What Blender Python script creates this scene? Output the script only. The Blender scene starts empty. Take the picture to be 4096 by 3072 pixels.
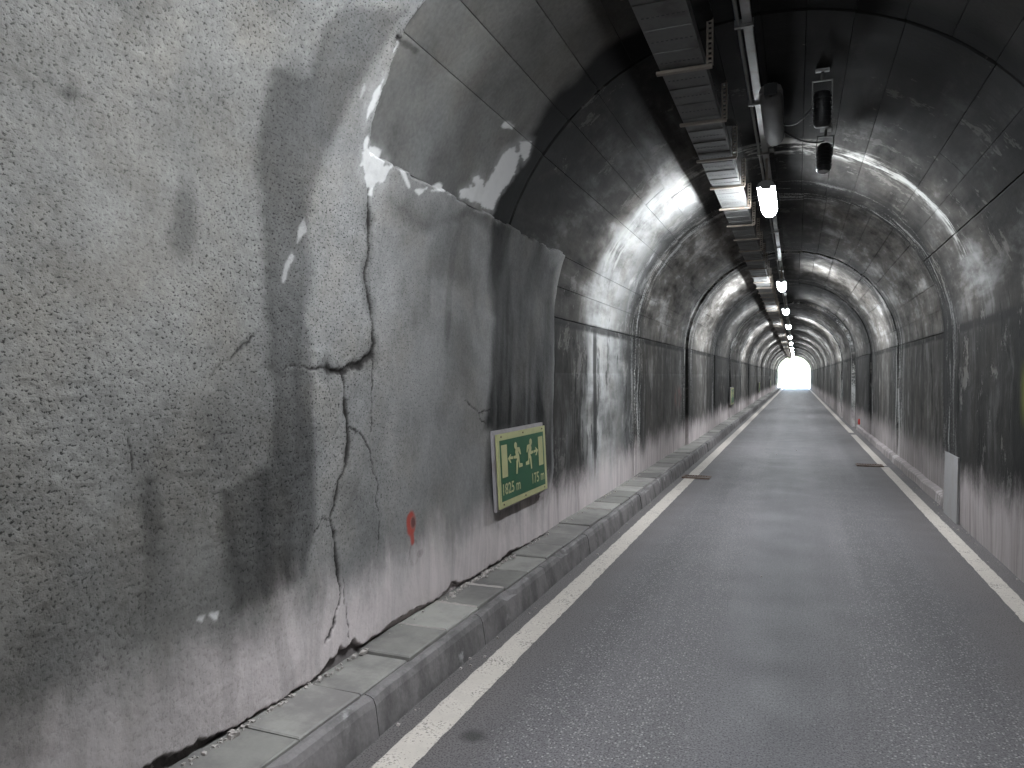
import bpy, math, random
import numpy as np

# ------------------------------------------------------------------ camera, sky, sun, exposure
sc = bpy.context.scene
cam_d = bpy.data.cameras.new("camera")
cam = bpy.data.objects.new("camera", cam_d)
sc.collection.objects.link(cam)
sc.camera = cam
cam_d.sensor_width = 36.0
cam_d.lens = 25.19
cam_d.clip_start = 0.05
cam_d.clip_end = 6000
cam.location = (0.0, 0.0, 1.65)
cam.rotation_euler = (math.radians(90 - 0.685), 0.0, math.radians(21.635))

SUN_EL, SUN_AZ = math.radians(48), math.radians(70)
world = bpy.data.worlds.new("World")
sc.world = world
world.use_nodes = True
wn = world.node_tree
bg = wn.nodes["Background"]
sky = wn.nodes.new("ShaderNodeTexSky")
sky.sky_type = 'NISHITA'
sky.sun_disc = False
sky.sun_elevation = SUN_EL
sky.sun_rotation = SUN_AZ
wn.links.new(sky.outputs[0], bg.inputs[0])
bg.inputs[1].default_value = 0.13
sun_d = bpy.data.lights.new("sun", 'SUN')
sun_d.energy = 4.0
sun_d.angle = math.radians(0.5)
sun_d.color = (1.0, 0.95, 0.88)
sun = bpy.data.objects.new("sun", sun_d)
sc.collection.objects.link(sun)
sun.rotation_euler = (math.radians(90) - SUN_EL, 0, -SUN_AZ + math.pi)

sc.view_settings.view_transform = 'Standard'
sc.view_settings.look = 'None'
sc.view_settings.gamma = 1.0
sc.view_settings.exposure = 4.5
sc.view_settings.use_curve_mapping = False
sc.cycles.use_denoising = True
sc.cycles.max_bounces = 6
sc.cycles.diffuse_bounces = 3
sc.cycles.glossy_bounces = 3
sc.cycles.sample_clamp_indirect = 6.0
sc.cycles.use_light_tree = True
LAMP = 12.0                      # radiance of the lit diffusers

# ------------------------------------------------------------------ tunnel measures (metres)
XL, XR = -2.158, 1.688
XC, R = (XL + XR) / 2, (XR - XL) / 2
ZS = 2.145                       # springing of the vault
PIR = math.pi * R
RING = 5.1
PORTAL = 97.0
KERB = 0.20
rng = random.Random(7)
col = sc.collection

# measured cracks, dark stains and pale lime patches of the near wall, as (distance along the tunnel, height along the profile from the springing)
CRACKS=[
 ( 0.012 , [(3.189, 0.482), (3.22, 0.368), (3.243, 0.302)] ),
 ( 0.014 , [(3.233, 0.339), (3.257, 0.173), (3.224, 0.045), (3.281, -0.12), (3.325, -0.317), (3.302, -0.388)] ),
 ( 0.016 , [(3.314, -0.381), (3.254, -0.406), (3.207, -0.443), (3.129, -0.446), (3.041, -0.477), (2.957, -0.48), (2.911, -0.463)] ),
 ( 0.006 , [(2.911, -0.463), (2.798, -0.459), (2.577, -0.456)] ),
 ( 0.012 , [(3.031, -0.479), (3.05, -0.571), (3.069, -0.664), (3.088, -0.734), (3.092, -0.804), (3.088, -0.873), (3.068, -0.929), (3.038, -0.983), (3.0, -1.023), (2.981, -1.1), (2.962, -1.164), (2.935, -1.204), (2.953, -1.252), (2.98, -1.337), (2.985, -1.417), (2.989, -1.486), (3.007, -1.548), (3.003, -1.615), (2.96, -1.693), (2.914, -1.768), (2.869, -1.785)] ),
 ( 0.004 , [(3.314, -0.393), (3.309, -0.515), (3.306, -0.784)] ),
 ( 0.006 , [(3.108, -0.758), (3.189, -0.799), (3.262, -0.853), (3.295, -0.887), (3.305, -0.943), (3.338, -1.032), (3.371, -1.087), (3.371, -1.136), (3.355, -1.183), (3.375, -1.237), (3.382, -1.387), (3.354, -1.493)] ),
 ( 0.005 , [(2.935, -1.204), (2.863, -1.185), (2.803, -1.222), (2.769, -1.248)] ),
 ( 0.007 , [(3.036, -1.521), (3.045, -1.639), (3.064, -1.76), (3.083, -1.836)] ),
 ( 0.006 , [(4.469, -0.661), (4.712, -0.759), (4.915, -0.751)] ),
 ( 0.006 , [(4.712, -0.759), (4.732, -0.801), (4.832, -0.848)] ),
 ( 0.004 , [(2.413, -0.326), (2.33, -0.376), (2.259, -0.429), (2.2, -0.468), (2.167, -0.518)] ),
 ( 0.005 , [(1.794, -0.706), (1.796, -0.739), (1.809, -0.778), (1.827, -0.83)] ),
 ( 0.012 , [(2.974, 1.212), (3.065, 1.21), (3.205, 1.216)] ),
]
SOOT=[
 ( 0.05 , 0.66 , [(2.586, 1.154), (2.535, 1.015), (2.569, 0.833), (2.378, 0.746), (2.375, 0.607), (2.368, 0.519), (2.374, 0.39), (2.43, 0.226), (2.452, -0.011), (2.462, -0.161), (2.48, -0.569), (2.458, -0.806), (2.327, -0.859), (2.213, -0.897), (2.204, -1.04), (2.256, -1.412), (2.471, -1.456), (2.719, -1.419), (2.788, -1.239), (2.806, -1.021), (2.791, -0.69), (2.775, -0.471), (2.759, -0.254), (2.76, 0.049), (2.762, 0.222), (2.818, 0.495), (2.841, 0.7), (2.855, 0.928), (2.908, 1.158), (2.945, 1.367)] ),
 ( 0.09 , 0.97 , [(4.699, 0.609), (4.714, 0.697), (5.131, 0.624), (5.431, -0.076), (5.38, -0.903), (5.002, -0.914), (4.872, -0.801), (4.933, -0.11), (4.819, 0.223)] ),
 ( 0.10 , 0.8 , [(4.96, 0.662), (5.212, 0.751), (6.307, 0.586), (6.466, -0.007), (6.4, -1.32), (6.306, -1.654), (5.001, -1.514), (4.897, -1.149), (5.002, -0.808), (5.233, -0.09)] ),
 ( 0.10 , 0.62 , [(3.369, 0.544), (3.704, 0.587), (4.655, 0.667), (4.853, 0.501), (4.39, 0.483), (3.769, 0.449), (3.451, 0.461)] ),
 ( 0.1 , 0.35 , [(1.809, -0.734), (1.923, -0.911), (1.982, -1.16), (1.92, -1.28), (1.843, -1.127), (1.799, -0.877)] ),
 ( 0.15 , 0.18 , [(3.628, 0.179), (4.098, 0.517), (4.666, 0.535), (4.872, -0.801), (4.229, -1.379), (3.637, -1.249), (3.488, -0.727)] ),
]
WHITE=[
  [(3.045, 0.645), (3.095, 0.667), (3.168, 0.692), (3.257, 0.694), (3.266, 0.642), (3.332, 0.657), (3.33, 0.634), (3.293, 0.543), (3.209, 0.494), (3.175, 0.485), (3.079, 0.586)] ,
  [(3.06, 0.753), (3.088, 0.661), (3.06, 0.653), (3.047, 0.701)] ,
  [(3.005, 1.013), (3.024, 0.938), (3.027, 0.845), (3.009, 0.779), (2.978, 0.848), (2.986, 0.94)] ,
  [(4.207, 0.715), (4.278, 0.755), (4.38, 0.786), (4.315, 0.835), (4.356, 0.86), (4.451, 0.843), (4.492, 0.786), (4.532, 0.933), (4.548, 1.099), (4.64, 1.16), (4.756, 1.134), (4.843, 1.011), (4.748, 0.819), (4.75, 0.708), (4.515, 0.704), (4.3, 0.701), (4.233, 0.68)] ,
  [(4.658, 1.209), (4.818, 1.253), (4.897, 1.168), (4.885, 1.121), (4.731, 1.169)] ,
  [(4.315, 1.2), (4.343, 1.245), (4.46, 1.263), (4.474, 1.238), (4.37, 1.21)] ,
  [(2.983, 1.203), (2.991, 1.179), (2.971, 1.183)] ,
  [(2.989, 1.17), (2.988, 1.142), (2.983, 1.154)] ,
  [(2.999, 1.285), (2.998, 1.244), (2.991, 1.263)] ,
  [(3.406, 0.647), (3.454, 0.664), (3.539, 0.583), (3.498, 0.596)] ,
  [(3.603, 0.583), (3.72, 0.628), (3.657, 0.568)] ,
  [(3.772, 0.625), (3.826, 0.646), (3.948, 0.703), (3.958, 0.675), (3.867, 0.636)] ,
  [(3.177, 0.479), (3.225, 0.512), (3.224, 0.455), (3.186, 0.446)] ,
  [(2.891, 0.936), (2.914, 0.912), (2.903, 0.868), (2.898, 0.893)] ,
  [(2.951, 0.872), (2.971, 0.832), (2.949, 0.784), (2.958, 0.834)] ,
  [(2.71, 0.233), (2.735, 0.174), (2.675, 0.099), (2.68, 0.163)] ,
  [(2.645, 0.063), (2.668, 0.046), (2.583, -0.081), (2.599, 0.004)] ,
  [(2.096, -1.419), (2.135, -1.427), (2.123, -1.449), (2.094, -1.436)] ,
  [(2.159, -1.429), (2.202, -1.437), (2.194, -1.453)] ,
]

# ------------------------------------------------------------------ small helpers
def link(o, parent=None):
    col.objects.link(o)
    if parent is not None:
        o.parent = parent
    return o

def tag(o, label=None, cat=None, group=None, kind=None):
    if label: o["label"] = label
    if cat: o["category"] = cat
    if group: o["group"] = group
    if kind: o["kind"] = kind
    return o

def empty(name, loc=(0, 0, 0), parent=None):
    o = bpy.data.objects.new(name, None)
    o.location = loc
    o.empty_display_size = 0.1
    return link(o, parent)

class MB:
    """collects boxes, tubes and prisms into one mesh"""
    def __init__(self):
        self.v, self.f = [], []
    def add(self, verts, faces):
        k = len(self.v)
        self.v += [tuple(p) for p in verts]
        self.f += [tuple(i + k for i in q) for q in faces]
        return self
    def box(self, x0, x1, y0, y1, z0, z1, b=0.0):
        if b <= 0:
            vs = [(x, y, z) for x in (x0, x1) for y in (y0, y1) for z in (z0, z1)]
            return self.add(vs, [(0, 1, 3, 2), (4, 6, 7, 5), (0, 4, 5, 1), (2, 3, 7, 6), (0, 2, 6, 4), (1, 5, 7, 3)])
        # chamfered top edges
        vs = [(x0, y0, z0), (x1, y0, z0), (x1, y1, z0), (x0, y1, z0),
              (x0, y0, z1 - b), (x1, y0, z1 - b), (x1, y1, z1 - b), (x0, y1, z1 - b),
              (x0 + b, y0 + b, z1), (x1 - b, y0 + b, z1), (x1 - b, y1 - b, z1), (x0 + b, y1 - b, z1)]
        fs = [(3, 2, 1, 0), (8, 9, 10, 11)]
        for i in range(4):
            j = (i + 1) % 4
            fs += [(i, j, 4 + j, 4 + i), (4 + i, 4 + j, 8 + j, 8 + i)]
        return self.add(vs, fs)
    def tube(self, pts, r, n=10, caps=True):
        pts = [np.array(p, float) for p in pts]
        rr = r if hasattr(r, '__len__') else [r] * len(pts)
        vs, fs = [], []
        for i, p in enumerate(pts):
            d = pts[min(i + 1, len(pts) - 1)] - pts[max(i - 1, 0)]
            d = d / np.linalg.norm(d)
            a = np.array([0, 0, 1.0]) if abs(d[2]) < .9 else np.array([1.0, 0, 0])
            u = np.cross(d, a); u /= np.linalg.norm(u); w = np.cross(d, u)
            for k in range(n):
                t = 2 * math.pi * k / n
                vs.append(p + rr[i] * (math.cos(t) * u + math.sin(t) * w))
        for i in range(len(pts) - 1):
            for k in range(n):
                k2 = (k + 1) % n
                fs.append((i * n + k, i * n + k2, (i + 1) * n + k2, (i + 1) * n + k))
        if caps:
            fs.append(tuple(range(n))[::-1]); fs.append(tuple((len(pts) - 1) * n + k for k in range(n)))
        return self.add(vs, fs)
    def prism(self, poly, f0, f1):
        """poly in 2d; f0, f1 map a 2d point to its back and front 3d point"""
        n = len(poly)
        vs = [f0(*p) for p in poly] + [f1(*p) for p in poly]
        return self.add(vs, [tuple(range(n))[::-1], tuple(range(n, 2 * n))] + [(i, (i + 1) % n, n + (i + 1) % n, n + i) for i in range(n)])
    def mesh(self, name, mat=None, smooth=False):
        me = bpy.data.meshes.new(name)
        me.from_pydata(self.v, [], self.f)
        if mat: me.materials.append(mat)
        if smooth:
            me.shade_smooth()
        me.update()
        return me
    def build(self, name, mat, parent=None, smooth=False, loc=(0, 0, 0)):
        o = bpy.data.objects.new(name, self.mesh(name, mat, smooth))
        o.location = loc
        return link(o, parent)

# value noise in numpy
def _hash(i, j, seed):
    h = (i.astype(np.int64) * 374761393 + j.astype(np.int64) * 668265263 + seed * 974634777) & 0xFFFFFFFF
    h = ((h ^ (h >> 13)) * 1274126177) & 0xFFFFFFFF
    return ((h ^ (h >> 16)) & 0xFFFF) / 65535.0
def vnoise(x, y, seed=0):
    xi, yi = np.floor(x), np.floor(y)
    fx, fy = x - xi, y - yi
    fx, fy = fx * fx * (3 - 2 * fx), fy * fy * (3 - 2 * fy)
    a, b = _hash(xi, yi, seed), _hash(xi + 1, yi, seed)
    c, d = _hash(xi, yi + 1, seed), _hash(xi + 1, yi + 1, seed)
    return (a + (b - a) * fx) * (1 - fy) + (c + (d - c) * fx) * fy
def fbm(x, y, octaves=4, seed=0, gain=.5):
    t, a, n = 0, 1.0, 0
    for k in range(octaves):
        t = t + a * vnoise(x * 2 ** k, y * 2 ** k, seed + k * 17); n += a; a *= gain
    return t / n
def sstep(x, a, b):
    t = np.clip((x - a) / (b - a), 0, 1)
    return t * t * (3 - 2 * t)
def seg_dist(px, py, pts):
    best = np.full(px.shape, 9.0)
    for (x0, y0), (x1, y1) in zip(pts[:-1], pts[1:]):
        dx, dy = x1 - x0, y1 - y0
        t = np.clip(((px - x0) * dx + (py - y0) * dy) / (dx * dx + dy * dy + 1e-9), 0, 1)
        best = np.minimum(best, np.hypot(px - x0 - t * dx, py - y0 - t * dy))
    return best
def poly_sd(px, py, pts):
    """signed distance, negative inside"""
    d = seg_dist(px, py, list(pts) + [pts[0]])
    ins = np.zeros(px.shape, bool)
    n = len(pts)
    for i in range(n):
        (x0, y0), (x1, y1) = pts[i], pts[(i + 1) % n]
        if y0 == y1: continue
        c = ((y0 > py) != (y1 > py)) & (px < (x1 - x0) * (py - y0) / (y1 - y0) + x0)
        ins ^= c
    return np.where(ins, -d, d)

# ------------------------------------------------------------------ node helpers
class NT:
    def __init__(self, name):
        self.mat = bpy.data.materials.new(name)
        self.mat.use_nodes = True
        self.t = self.mat.node_tree
        self.b = self.t.nodes["Principled BSDF"]
        self.out = self.t.nodes["Material Output"]
    def n(self, typ, ins=None, out=0, **props):
        nd = self.t.nodes.new(typ)
        for k, v in props.items(): setattr(nd, k, v)
        for k, v in (ins or {}).items(): self.set(nd.inputs[k], v)
        return nd.outputs[out]
    def set(self, sock, v):
        if isinstance(v, bpy.types.NodeSocket): self.t.links.new(v, sock)
        elif hasattr(v, '__len__') and sock.type == 'RGBA' and len(v) == 3: sock.default_value = (*v, 1)
        else: sock.default_value = v
    def m(self, op, a, b=0.0, c=0.0):
        return self.n("ShaderNodeMath", {0: a, 1: b, 2: c}, operation=op)
    def mul(self, a, b): return self.m('MULTIPLY', a, b)
    def add(self, a, b): return self.m('ADD', a, b)
    def ss(self, x, a, b, lo=0.0, hi=1.0):
        return self.n("ShaderNodeMapRange", {0: x, 1: a, 2: b, 3: lo, 4: hi}, interpolation_type='SMOOTHSTEP')
    def lin(self, x, a, b, lo=0.0, hi=1.0):
        return self.n("ShaderNodeMapRange", {0: x, 1: a, 2: b, 3: lo, 4: hi})
    def vec(self, x, y, z): return self.n("ShaderNodeCombineXYZ", {0: x, 1: y, 2: z})
    def noise(self, v, scale, detail=3.0, rough=.5, dist=0.0):
        return self.n("ShaderNodeTexNoise", {"Vector": v, "Scale": scale, "Detail": detail, "Roughness": rough, "Distortion": dist})
    def mix(self, f, a, b, blend='MIX'):
        nd = self.t.nodes.new("ShaderNodeMix"); nd.data_type = 'RGBA'; nd.blend_type = blend
        self.set(nd.inputs[0], f); self.set(nd.inputs[6], a); self.set(nd.inputs[7], b)
        return nd.outputs[2]
    def scale_col(self, c, f):
        return self.mix(1.0, c, self.n("ShaderNodeCombineColor", {0: f, 1: f, 2: f}), 'MULTIPLY')
    def attr(self, name):
        return self.n("ShaderNodeAttribute", out=2, attribute_name=name)
    def pos(self):
        p = self.n("ShaderNodeNewGeometry", out=0)
        sep = self.t.nodes.new("ShaderNodeSeparateXYZ"); self.t.links.new(p, sep.inputs[0])
        return p, sep.outputs[0], sep.outputs[1], sep.outputs[2]
    def bump(self, h, strength=.5, dist=.01):
        nrm = self.n("ShaderNodeBump", {"Height": h, "Strength": strength, "Distance": dist})
        self.t.links.new(nrm, self.b.inputs["Normal"])
    def base(self, c, rough=.8, spec=None, metal=0.0):
        self.set(self.b.inputs["Base Color"], c); self.set(self.b.inputs["Roughness"], rough)
        self.set(self.b.inputs["Metallic"], metal)
        if spec is not None: self.set(self.b.inputs["Specular IOR Level"], spec)
        return self.mat

# ------------------------------------------------------------------ materials
def mat_lining():
    g = NT("lining_concrete")
    p, X, Y, Z = g.pos()
    dx = g.m('ABSOLUTE', g.m('SUBTRACT', X, XC))
    s = g.mul(g.m('ARCTAN2', g.m('SUBTRACT', Z, ZS), dx), R)
    side = g.mul(g.m('GREATER_THAN', X, XC), 7.3)
    vs = g.vec(Y, s, side)
    big = g.noise(vs, .7, 3)
    med = g.noise(vs, 3.2, 5, .6, .4)
    blot = g.noise(g.vec(g.mul(Y, 1.8), g.mul(s, 1.5), side), 1.0, 8, .72, .25)
    fine = g.noise(p, 42, 3)
    wob = g.mul(g.m('SUBTRACT', g.noise(vs, 1.6, 3), .5), 1.1)
    yw = g.add(Y, g.mul(wob, .35))
    stk = g.noise(g.vec(g.mul(yw, 3.0), g.mul(s, .33), side), 1.0, 6, .66)
    stk2 = g.noise(g.vec(g.mul(yw, 11), g.mul(s, .9), side), 1.0, 5, .65)
    ring = g.m('FLOOR', g.m('DIVIDE', Y, RING))
    rv = g.n("ShaderNodeTexWhiteNoise", {"W": ring}, noise_dimensions='1D')
    rv2 = g.n("ShaderNodeTexWhiteNoise", {"W": g.add(ring, 37.5)}, noise_dimensions='1D')
    vault = g.ss(s, -.1, .5)
    t_wall = g.add(g.add(g.mul(stk, .42), g.mul(med, .18)), g.add(g.mul(stk2, .20), g.mul(blot, .36)))
    bl_v = g.noise(g.vec(g.mul(Y, .55), g.mul(s, 1.9), g.add(side, 21.0)), 1.0, 7, .66, .2)
    md_v = g.noise(g.vec(g.mul(Y, 1.5), g.mul(s, 5.0), g.add(side, 31.0)), 1.0, 5, .6)
    t_vault = g.add(g.add(g.mul(stk, .12), g.mul(md_v, .30)), g.add(g.mul(stk2, .04), g.mul(bl_v, .70)))
    tone = g.n("ShaderNodeMix", {0: vault, 2: t_wall, 3: t_vault})
    tone = g.lin(tone, .46, .74)
    c = g.n("ShaderNodeValToRGB", {0: tone})
    cr = c.node.color_ramp
    cr.elements[0].position = .0; cr.elements[0].color = (.0195, .0175, .0155, 1)
    cr.elements[1].position = 1.0; cr.elements[1].color = (.33, .325, .32, 1)
    e = cr.elements.new(.5); e.color = (.098, .092, .085, 1)
    c = g.scale_col(c, g.lin(rv, 0, 1, .4, 1.45))
    c = g.scale_col(c, g.mul(g.ss(s, -.1, .3, .74, 2.0), 1.0))  # lamp pools put into the colour: vault lightened, walls below darkened
    # soot settled on the crown, thickest on the first sooty stretch
    soot0 = g.ss(g.add(Y, wob), 7.6, 7.0)
    crown = g.mul(g.ss(g.add(s, g.mul(g.m('SUBTRACT', big, .5), 1.0)), 2.0, 2.85), .87)
    first = g.mul(soot0, g.ss(g.add(s, g.mul(g.m('SUBTRACT', blot, .5), .8)), -.3, 1.9, .22, .68))
    c = g.scale_col(c, g.m('SUBTRACT', 1.0, g.m('MAXIMUM', crown, first)))
    rw = g.mul(g.mul(g.m('GREATER_THAN', X, XC), g.ss(g.add(Y, wob), 10.4, 9.6)), .45)
    c = g.scale_col(c, g.m('SUBTRACT', 1.0, rw))
    # lit ring of the first lamp painted in as a paler, lime-toned stretch
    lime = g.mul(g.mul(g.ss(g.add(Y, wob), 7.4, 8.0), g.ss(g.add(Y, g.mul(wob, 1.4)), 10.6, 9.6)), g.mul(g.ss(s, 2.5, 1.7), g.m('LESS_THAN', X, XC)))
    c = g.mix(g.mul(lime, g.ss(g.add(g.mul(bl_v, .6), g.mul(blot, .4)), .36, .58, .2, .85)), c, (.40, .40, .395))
    # crusty lime band round the vault
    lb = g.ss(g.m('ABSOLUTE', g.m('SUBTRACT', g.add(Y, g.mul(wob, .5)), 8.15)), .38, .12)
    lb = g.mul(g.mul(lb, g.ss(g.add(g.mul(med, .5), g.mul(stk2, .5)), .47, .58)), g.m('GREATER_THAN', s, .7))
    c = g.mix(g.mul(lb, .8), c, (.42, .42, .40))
    # long damp stain pointing down the wall, black seam at the springing
    dw = g.lin(s, -1.45, -1.1, 0.001, .095)
    dag = g.mul(g.ss(g.m('ABSOLUTE', g.m('SUBTRACT', g.add(Y, g.mul(wob, .06)), 8.04)), dw, g.mul(dw, .55)), g.m('LESS_THAN', X, XC))
    dag = g.mul(dag, g.ss(s, .15, -.1))
    c = g.mix(g.mul(dag, .85), c, (.016, .016, .016))
    seam = g.mul(g.ss(g.m('ABSOLUTE', g.m('SUBTRACT', g.add(s, g.mul(wob, .05)), .03)), .07, .02), g.ss(blot, .36, .5))
    c = g.mix(g.mul(seam, .85), c, (.014, .013, .013))
    # ring joints: soot right at the joint, lime run-off on both sides of it
    jd = g.m('PINGPONG', g.add(Y, g.mul(wob, .28)), RING / 2)
    dark = g.mul(g.ss(jd, g.lin(rv2, .1, 1, .5, 2.2), .12), g.ss(g.add(g.mul(blot, .6), g.mul(med, .4)), .37, .51))
    eff = g.mul(g.mul(g.ss(jd, 1.05, .15), g.ss(g.add(g.mul(stk, .45), g.add(g.mul(stk2, .4), g.mul(fine, .2))), .545, .60)), g.lin(rv, 0, 1, .35, .85))
    c = g.mix(g.mul(dark, .85), c, (.014, .014, .014))
    c = g.mix(g.mul(eff, g.m('SUBTRACT', 1.0, soot0)), c, (.46, .46, .45))
    # peeled skin and damp blotches with crisp rims
    peel = g.ss(g.add(g.mul(g.noise(g.vec(g.mul(yw, 1.5), g.mul(s, 1.1), g.add(side, 3.0)), 1.3, 8, .74), .9), g.mul(fine, .1)), .575, .60)
    c = g.mix(g.mul(peel, .28), c, (.21, .202, .19))
    damp = g.ss(g.noise(g.vec(g.mul(yw, 2.6), g.mul(s, .55), g.add(side, 11.0)), 1.0, 8, .72), .57, .61)
    c = g.scale_col(c, g.m('SUBTRACT', 1.0, g.mul(g.mul(damp, .6), g.m('SUBTRACT', 1.0, g.mul(vault, .85)))))
    # near wall: its own tone from attributes
    near = g.attr("near")
    bt = g.attr("tone")
    nn = g.add(.72, g.add(g.mul(g.m('SUBTRACT', med, .5), .7), g.add(g.mul(big, .35), g.mul(g.m('SUBTRACT', fine, .5), .5))))
    nt = g.mul(bt, nn)
    nc = g.n("ShaderNodeCombineColor", {0: nt, 1: g.mul(nt, g.ss(bt, .10, .2, .955, .985)), 2: g.mul(nt, g.ss(bt, .10, .2, .89, .965))})
    c = g.mix(near, c, nc)
    # splash-washed, dusty foot of the walls
    hgt = g.add(Z, g.add(g.mul(g.m('SUBTRACT', blot, .5), .9), g.add(g.mul(g.m('SUBTRACT', stk, .5), .35), g.mul(g.m('SUBTRACT', fine, .5), .1))))
    # attributes of the near wall
    rough = g.attr("rough")
    spk = g.noise(g.vec(g.mul(Y, 1.0), g.mul(s, 1.35), side), 75, 2, .6)
    spots = g.mul(g.ss(spk, .555, .66), rough)
    c = g.scale_col(c, g.m('SUBTRACT', 1.0, g.mul(spots, .82)))
    c = g.mix(g.ss(g.noise(vs, 1.9, 5, .65), .42, .68), c, g.mix(1.0, c, (1.0, .97, .93), 'MULTIPLY'))
    c = g.scale_col(c, g.m('SUBTRACT', 1.0, g.mul(g.attr("soot"), .97)))
    foot = g.mul(g.mul(g.ss(hgt, .80, .34), g.lin(stk2, .25, .6, .5, .95)), g.mul(g.ss(g.add(Y, wob), 1.6, 3.0, .45, 1.0), g.lin(side, 0, 7.3, 1.0, .55)))
    c = g.mix(foot, c, g.scale_col(g.mix(blot, (.50, .445, .44), (.66, .59, .585)), g.m('SUBTRACT', 1.0, g.mul(spots, .3))))
    c = g.mix(g.attr("white"), c, (.56, .55, .54))
    c = g.mix(g.attr("red"), c, (.32, .05, .035))
    gap = g.attr("gap")
    c = g.mix(gap, c, (.022, .02, .019))
    # sprayed paint traces further in
    ry = g.mul(g.ss(g.m('ABSOLUTE', g.m('SUBTRACT', Y, 14.3)), .55, .05), g.ss(g.m('ABSOLUTE', g.m('SUBTRACT', Z, 1.2)), .30, .05))
    ry = g.mul(g.mul(ry, g.m('LESS_THAN', X, 0.0)), g.mul(g.ss(med, .4, .65), .5))
    c = g.mix(ry, c, (.30, .05, .04))
    yy = g.mul(g.ss(g.m('ABSOLUTE', g.m('SUBTRACT', Y, 6.75)), .22, .03), g.ss(g.m('ABSOLUTE', g.m('SUBTRACT', Z, 1.5)), .34, .05))
    yy = g.mul(g.mul(yy, g.m('GREATER_THAN', X, 0.0)), .4)
    c = g.mix(yy, c, (.20, .21, .03))
    h = g.add(g.mul(fine, .35), g.add(g.mul(med, .9), g.mul(g.mul(spk, rough), -1.1)))
    g.bump(h, .42, .010)
    return g.base(c, g.lin(stk, .3, .7, .82, .97), .14)

def mat_asphalt():
    g = NT("asphalt")
    p, X, Y, Z = g.pos()
    big = g.noise(g.vec(g.mul(X, 2.6), g.mul(Y, .10), 0.0), 1.0, 4)
    med = g.noise(p, 2.2, 4)
    fine = g.noise(p, 48, 3, .7)
    vo = g.n("ShaderNodeTexVoronoi", {"Vector": p, "Scale": 66.0}, out=0)
    vc = g.n("ShaderNodeTexVoronoi", {"Vector": p, "Scale": 66.0}, out=1)
    r = g.n("ShaderNodeSeparateColor", {0: vc}, out=0)
    stone = g.mul(g.ss(vo, .48, .2), g.ss(r, .35, .9))
    grain = g.noise(p, 95, 3, .75)
    tone = g.add(.030, g.add(g.mul(big, .11), g.add(g.mul(med, .04), g.add(g.mul(g.m('SUBTRACT', fine, .5), .12), g.mul(g.m('SUBTRACT', grain, .5), .16)))))
    tone = g.m('MAXIMUM', tone, .012)
    c = g.n("ShaderNodeCombineColor", {0: g.mul(tone, 1.05), 1: g.mul(tone, .98), 2: g.mul(tone, 1.03)})
    ax = g.m('ABSOLUTE', g.add(X, .10))
    # coarse chippings lie bare in the wheel paths, the edges are closed with fine dust
    inlane = g.ss(g.add(ax, g.mul(g.m('SUBTRACT', med, .5), .25)), 1.30, 1.08)
    midl = g.ss(g.m('ABSOLUTE', g.add(X, .05)), .30, .55, .25, 1.0)
    c = g.mix(g.mul(g.mul(stone, midl), inlane), c, (.30, .295, .28))
    edge = g.ss(g.add(ax, g.mul(g.m('SUBTRACT', med, .5), .45)), 1.02, 1.5)
    c = g.mix(g.mul(edge, .62), c, (.125, .112, .108))
    mid = g.mul(g.ss(g.m('ABSOLUTE', g.add(X, .12)), .42, .12), .35)
    c = g.mix(mid, c, (.075, .074, .08))
    oil = g.n("ShaderNodeVectorMath", {0: g.vec(g.add(X, 1.37), g.add(Y, -2.96), 0.0)}, out=1, operation='LENGTH')
    oil = g.add(oil, g.mul(g.m('SUBTRACT', g.noise(p, 14, 4), .5), .07))
    c = g.mix(g.mul(g.ss(oil, .085, .02), .75), c, (.022, .022, .02))
    pits = g.mul(g.ss(g.noise(p, 110, 2, .6), .50, .66), .75)
    c = g.scale_col(c, g.m('SUBTRACT', 1.0, pits))
    g.bump(g.add(g.mul(fine, .6), g.mul(g.mul(vo, inlane), -.6)), .35, .006)
    return g.base(c, g.lin(med, .3, .7, .60, .74), .42)

def mat_simple(name, c, rough=.7, var=.25, scale=8, metal=0.0, bump=.15, spec=None, dirt=None):
    g = NT(name)
    p, X, Y, Z = g.pos()
    n1 = g.noise(p, scale, 4, .6)
    n2 = g.noise(p, scale * 9, 3)
    f = g.add(1 - var, g.add(g.mul(n1, var * 1.3), g.mul(n2, var * .7)))
    cc = g.scale_col(g.n("ShaderNodeRGB").node.outputs[0], f)
    for nd in g.t.nodes:
        if nd.type == 'RGB': nd.outputs[0].default_value = (*c, 1)
    if dirt:
        cc = g.mix(g.mul(g.ss(n1, .45, .68), dirt[1]), cc, dirt[0])
    g.bump(g.add(n2, g.mul(n1, .6)), bump, .004)
    return g.base(cc, rough, spec, metal)

def mat_slab():
    g = NT("paving_slab")
    p, X, Y, Z = g.pos()
    r = g.n("ShaderNodeObjectInfo", out=5)
    n1 = g.noise(p, 5, 4, .6); n2 = g.noise(p, 60, 3)
    f = g.add(.45, g.add(g.mul(r, .62), g.add(g.mul(n1, .35), g.mul(n2, .15))))
    n3 = g.noise(p, 1.9, 6, .7)
    c = g.scale_col(g.mix(g.ss(n3, .4, .62), (.215, .208, .192), (.15, .14, .135)), f)
    g.bump(g.add(n2, g.mul(n1, .5)), .2, .004)
    return g.base(c, .78, .35)

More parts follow.
